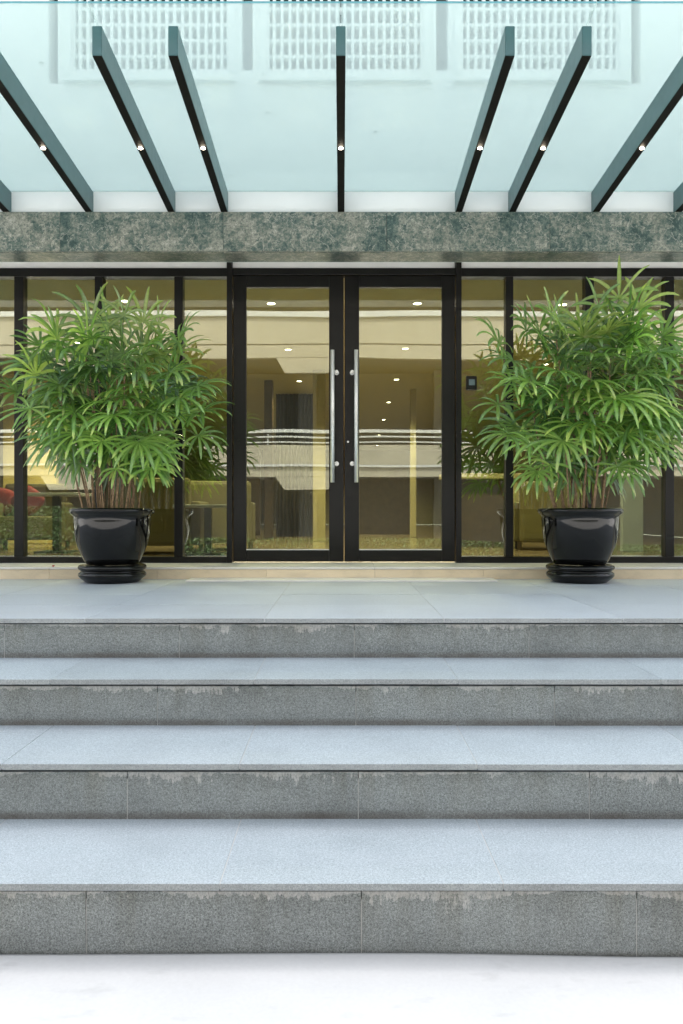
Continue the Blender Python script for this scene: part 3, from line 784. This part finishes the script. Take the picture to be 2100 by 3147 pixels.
right = [HB(X, 340, 610, .25, .33, 11, .8, .5), HB(X, 540, 860, .50, .31, 10, .45, .6), HB(X, 900, 560, .30, .34, 11, 1.2, .8), HB(X, 990, 690, .50, .36, 11, .5, .5), HB(X, 640, 610, .35, .32, 9, .6, .5),
         HB(X, 960, 850, .55, .32, 9, .35, .7), HB(X, 760, 1255, .55, .36, 12, .25, .6), HB(X, 1130, 1430, .45, .28, 9, .15, .55), HB(X, 590, 1460, .42, .26, 9, .15, .55), HB(X, 1190, 1210, .48, .30, 10, .25, .5),
         HB(X, 400, 1210, .38, .30, 9, .2, .5), HB(X, 1360, 1040, .35, .32, 12, .4, .5), HB(X, 1270, 370, .10, .34, 9, .7, .85), HB(X, 1140, 300, -.05, .34, 8, 1.6, .75), HB(X, 1000, 350, .0, .26, 6, 1.2, .4),
         HB(X, 1430, 560, .15, .36, 10, .5, .5), HB(X, 1240, 580, .35, .34, 10, .6, .5), HB(X, 330, 1010, .30, .24, 7, 0, .55), HB(X, 420, 850, .38, .26, 8, 0, .6), HB(X, 540, 1270, .48, .26, 9, .2, .5),
         HB(X, 850, 1010, .5, .32, 9, .3, .45), HB(X, 1100, 970, .5, .34, 10, .3, .55), HB(X, 690, 430, .1, .28, 7, 1.3, .6), HB(X, 520, 520, .2, .28, 8, .9, .5), HB(X, 1500, 700, .2, .34, 10, .3, .5), HB(X, 1520, 1180, .2, .30, 9, .1, .5),
         HB(X, 720, 790, .5, .32, 9, .4, .45), HB(X, 1260, 810, .42, .30, 9, .4, .55), HB(X, 680, 1420, .3, .22, 6, .1, .6), HB(X, 1320, 1260, .36, .30, 9, .15, .5), HB(X, 430, 720, .38, .30, 9, .45, .5), HB(X, 950, 1130, .45, .30, 9, .3, .4), HB(X, 1450, 1350, .2, .24, 7, 0, .35)]
LX, RX = px(346, POTY), px(1783, POTY)
tl_ = palm(LX, 'left', left, 102, 11, (px(335, POTY), 2.48, .72, .54, .64))
tr_ = palm(RX, 'right', right, 112, 23, (px(1812, POTY), 2.50, .74, .54, .70))
tl_['label'] = 'bushy fan palm in a glossy black pot left of the doors, cane stems bare'
tr_['label'] = 'taller fan palm in a glossy black pot right of the doors, beside the reader'

# ------------------------------------------------------------------ across the forecourt, seen in the glass
def vz(v, d=25.0): return EYE + v * d / F
opp = empty('opposite_building', (0, -10, 0), 'beige banded building mirrored in the entrance glass', 'building')
OX = 20
y = -10.0
boxp('back_wall', FACD, opp, -OX, OX, y - 3.1, y - 3.0, 0.0, 12.5)
boxp('parapet_band', FAC, opp, -OX, OX, y - .25, y, vz(473), vz(514) - .02)
boxp('parapet_band', FAC, opp, -OX, OX, y - .25, y, vz(514) + .02, vz(600))
boxp('shadow_joint', FACD, opp, -OX, OX, y - .25, y - .03, vz(514) - .02, vz(514) + .02)
boxp('parapet_coping', FACW, opp, -OX, OX, y - .3, y + .08, vz(600), vz(617))
boxp('floor_slab', FACD, opp, -OX, OX, y - 3.0, y - .26, vz(473) + .02, vz(473) + .3)
boxp('upper_band', FAC, opp, -OX, OX, y - .25, y, 9.6, 11.4)
boxp('floor_slab', FACD, opp, -OX, OX, y - 3.0, y - .26, 9.62, 9.9)
boxp('roof_slab', FAC, opp, -OX, OX, y - 3.1, y, 11.41, 11.6)
boxp('gallery_band', FAC, opp, -OX, OX, y - .25, y, vz(110), vz(205))
boxp('floor_slab', FACD, opp, -OX, OX, y - 3.0, y - .26, vz(110) + .02, vz(110) + .3)
for v, h in ((249, .10), (231, .05), (214, .04), (143, .07)):
    boxp('rail', FACW, opp, -OX, OX, y - .06 + (.08 if v < 150 else 0), y + .02 + (.05 if v < 150 else 0), vz(v) - h / 2, vz(v) + h / 2)
for k in range(-8, 9):
    boxp('column', FACD, opp, k * 4.6 - 1.15 - .3, k * 4.6 - 1.15 + .3, y - 2.6, y - 2.1, 0, vz(473))
    boxp('rail_post', FACW, opp, k * 2.3 - .02, k * 2.3 + .02, y - .05, y - .01, vz(205), vz(240))
for k in range(-2, 3):
    for v0, v1 in ((473, 428), (110, 70)):
        bm = bmesh.new(); cx = k * 7.4 - 1.1; a, b = .95, .68
        vs = [bm.verts.new(p) for p in ((-a, y - .2, vz(v0) - .003), (a, y - .2, vz(v0) - .003), (b, y - .2, vz(v1)), (-b, y - .2, vz(v1)), (-a, y - .01, vz(v0) - .003), (a, y - .01, vz(v0) - .003), (b, y - .01, vz(v1)), (-b, y - .01, vz(v1)))]
        for q in ((0, 1, 2, 3), (7, 6, 5, 4), (0, 4, 5, 1), (1, 5, 6, 2), (2, 6, 7, 3), (3, 7, 4, 0)): bm.faces.new([vs[i] for i in q])
        bmesh.ops.recalc_face_normals(bm, faces=bm.faces)
        child('corbel', bm, FAC, opp, (cx, 0, 0))
HEDGE = simple('hedge_leaf', (.030, .058, .015), .6, var=.4, vscale=9)
def hedge(x0, x1, h, label, seed):
    rg = random.Random(seed); bm = bmesh.new(); cx = (x0 + x1) / 2
    n = int((x1 - x0) * h * 1100)
    for _ in range(n):
        u = rg.uniform(-1, 1); v = rg.uniform(0, 1) ** .7; wv = rg.uniform(-1, 1)
        edge = (1 - abs(u) ** 4) ** .4
        p = Vector((u * (x1 - x0) / 2, wv * .4, v * h * (.6 + .4 * edge)))
        d = Vector((rg.gauss(0, 1), rg.gauss(0, 1), rg.gauss(0, 1) + .5)).normalized(); t = d.orthogonal().normalized(); b = d.cross(t); s = rg.uniform(.03, .06)
        bm.faces.new([bm.verts.new(p + q) for q in (t * s, b * s * .5, -t * s, -b * s * .5)])
    o = obj('hedge', bm, HEDGE, None, (cx, -8.6, 0)); tag(o, label, 'hedge', 'hedges along the opposite building')
hedge(-13, -7.0, 1.75, 'tall clipped hedge mirrored in the far left panes', 1)
hedge(-6.6, 5.5, .75, 'low hedge mirrored in the doors', 2)
hedge(6.2, 13, .6, 'low hedge mirrored in the far right panes', 3)
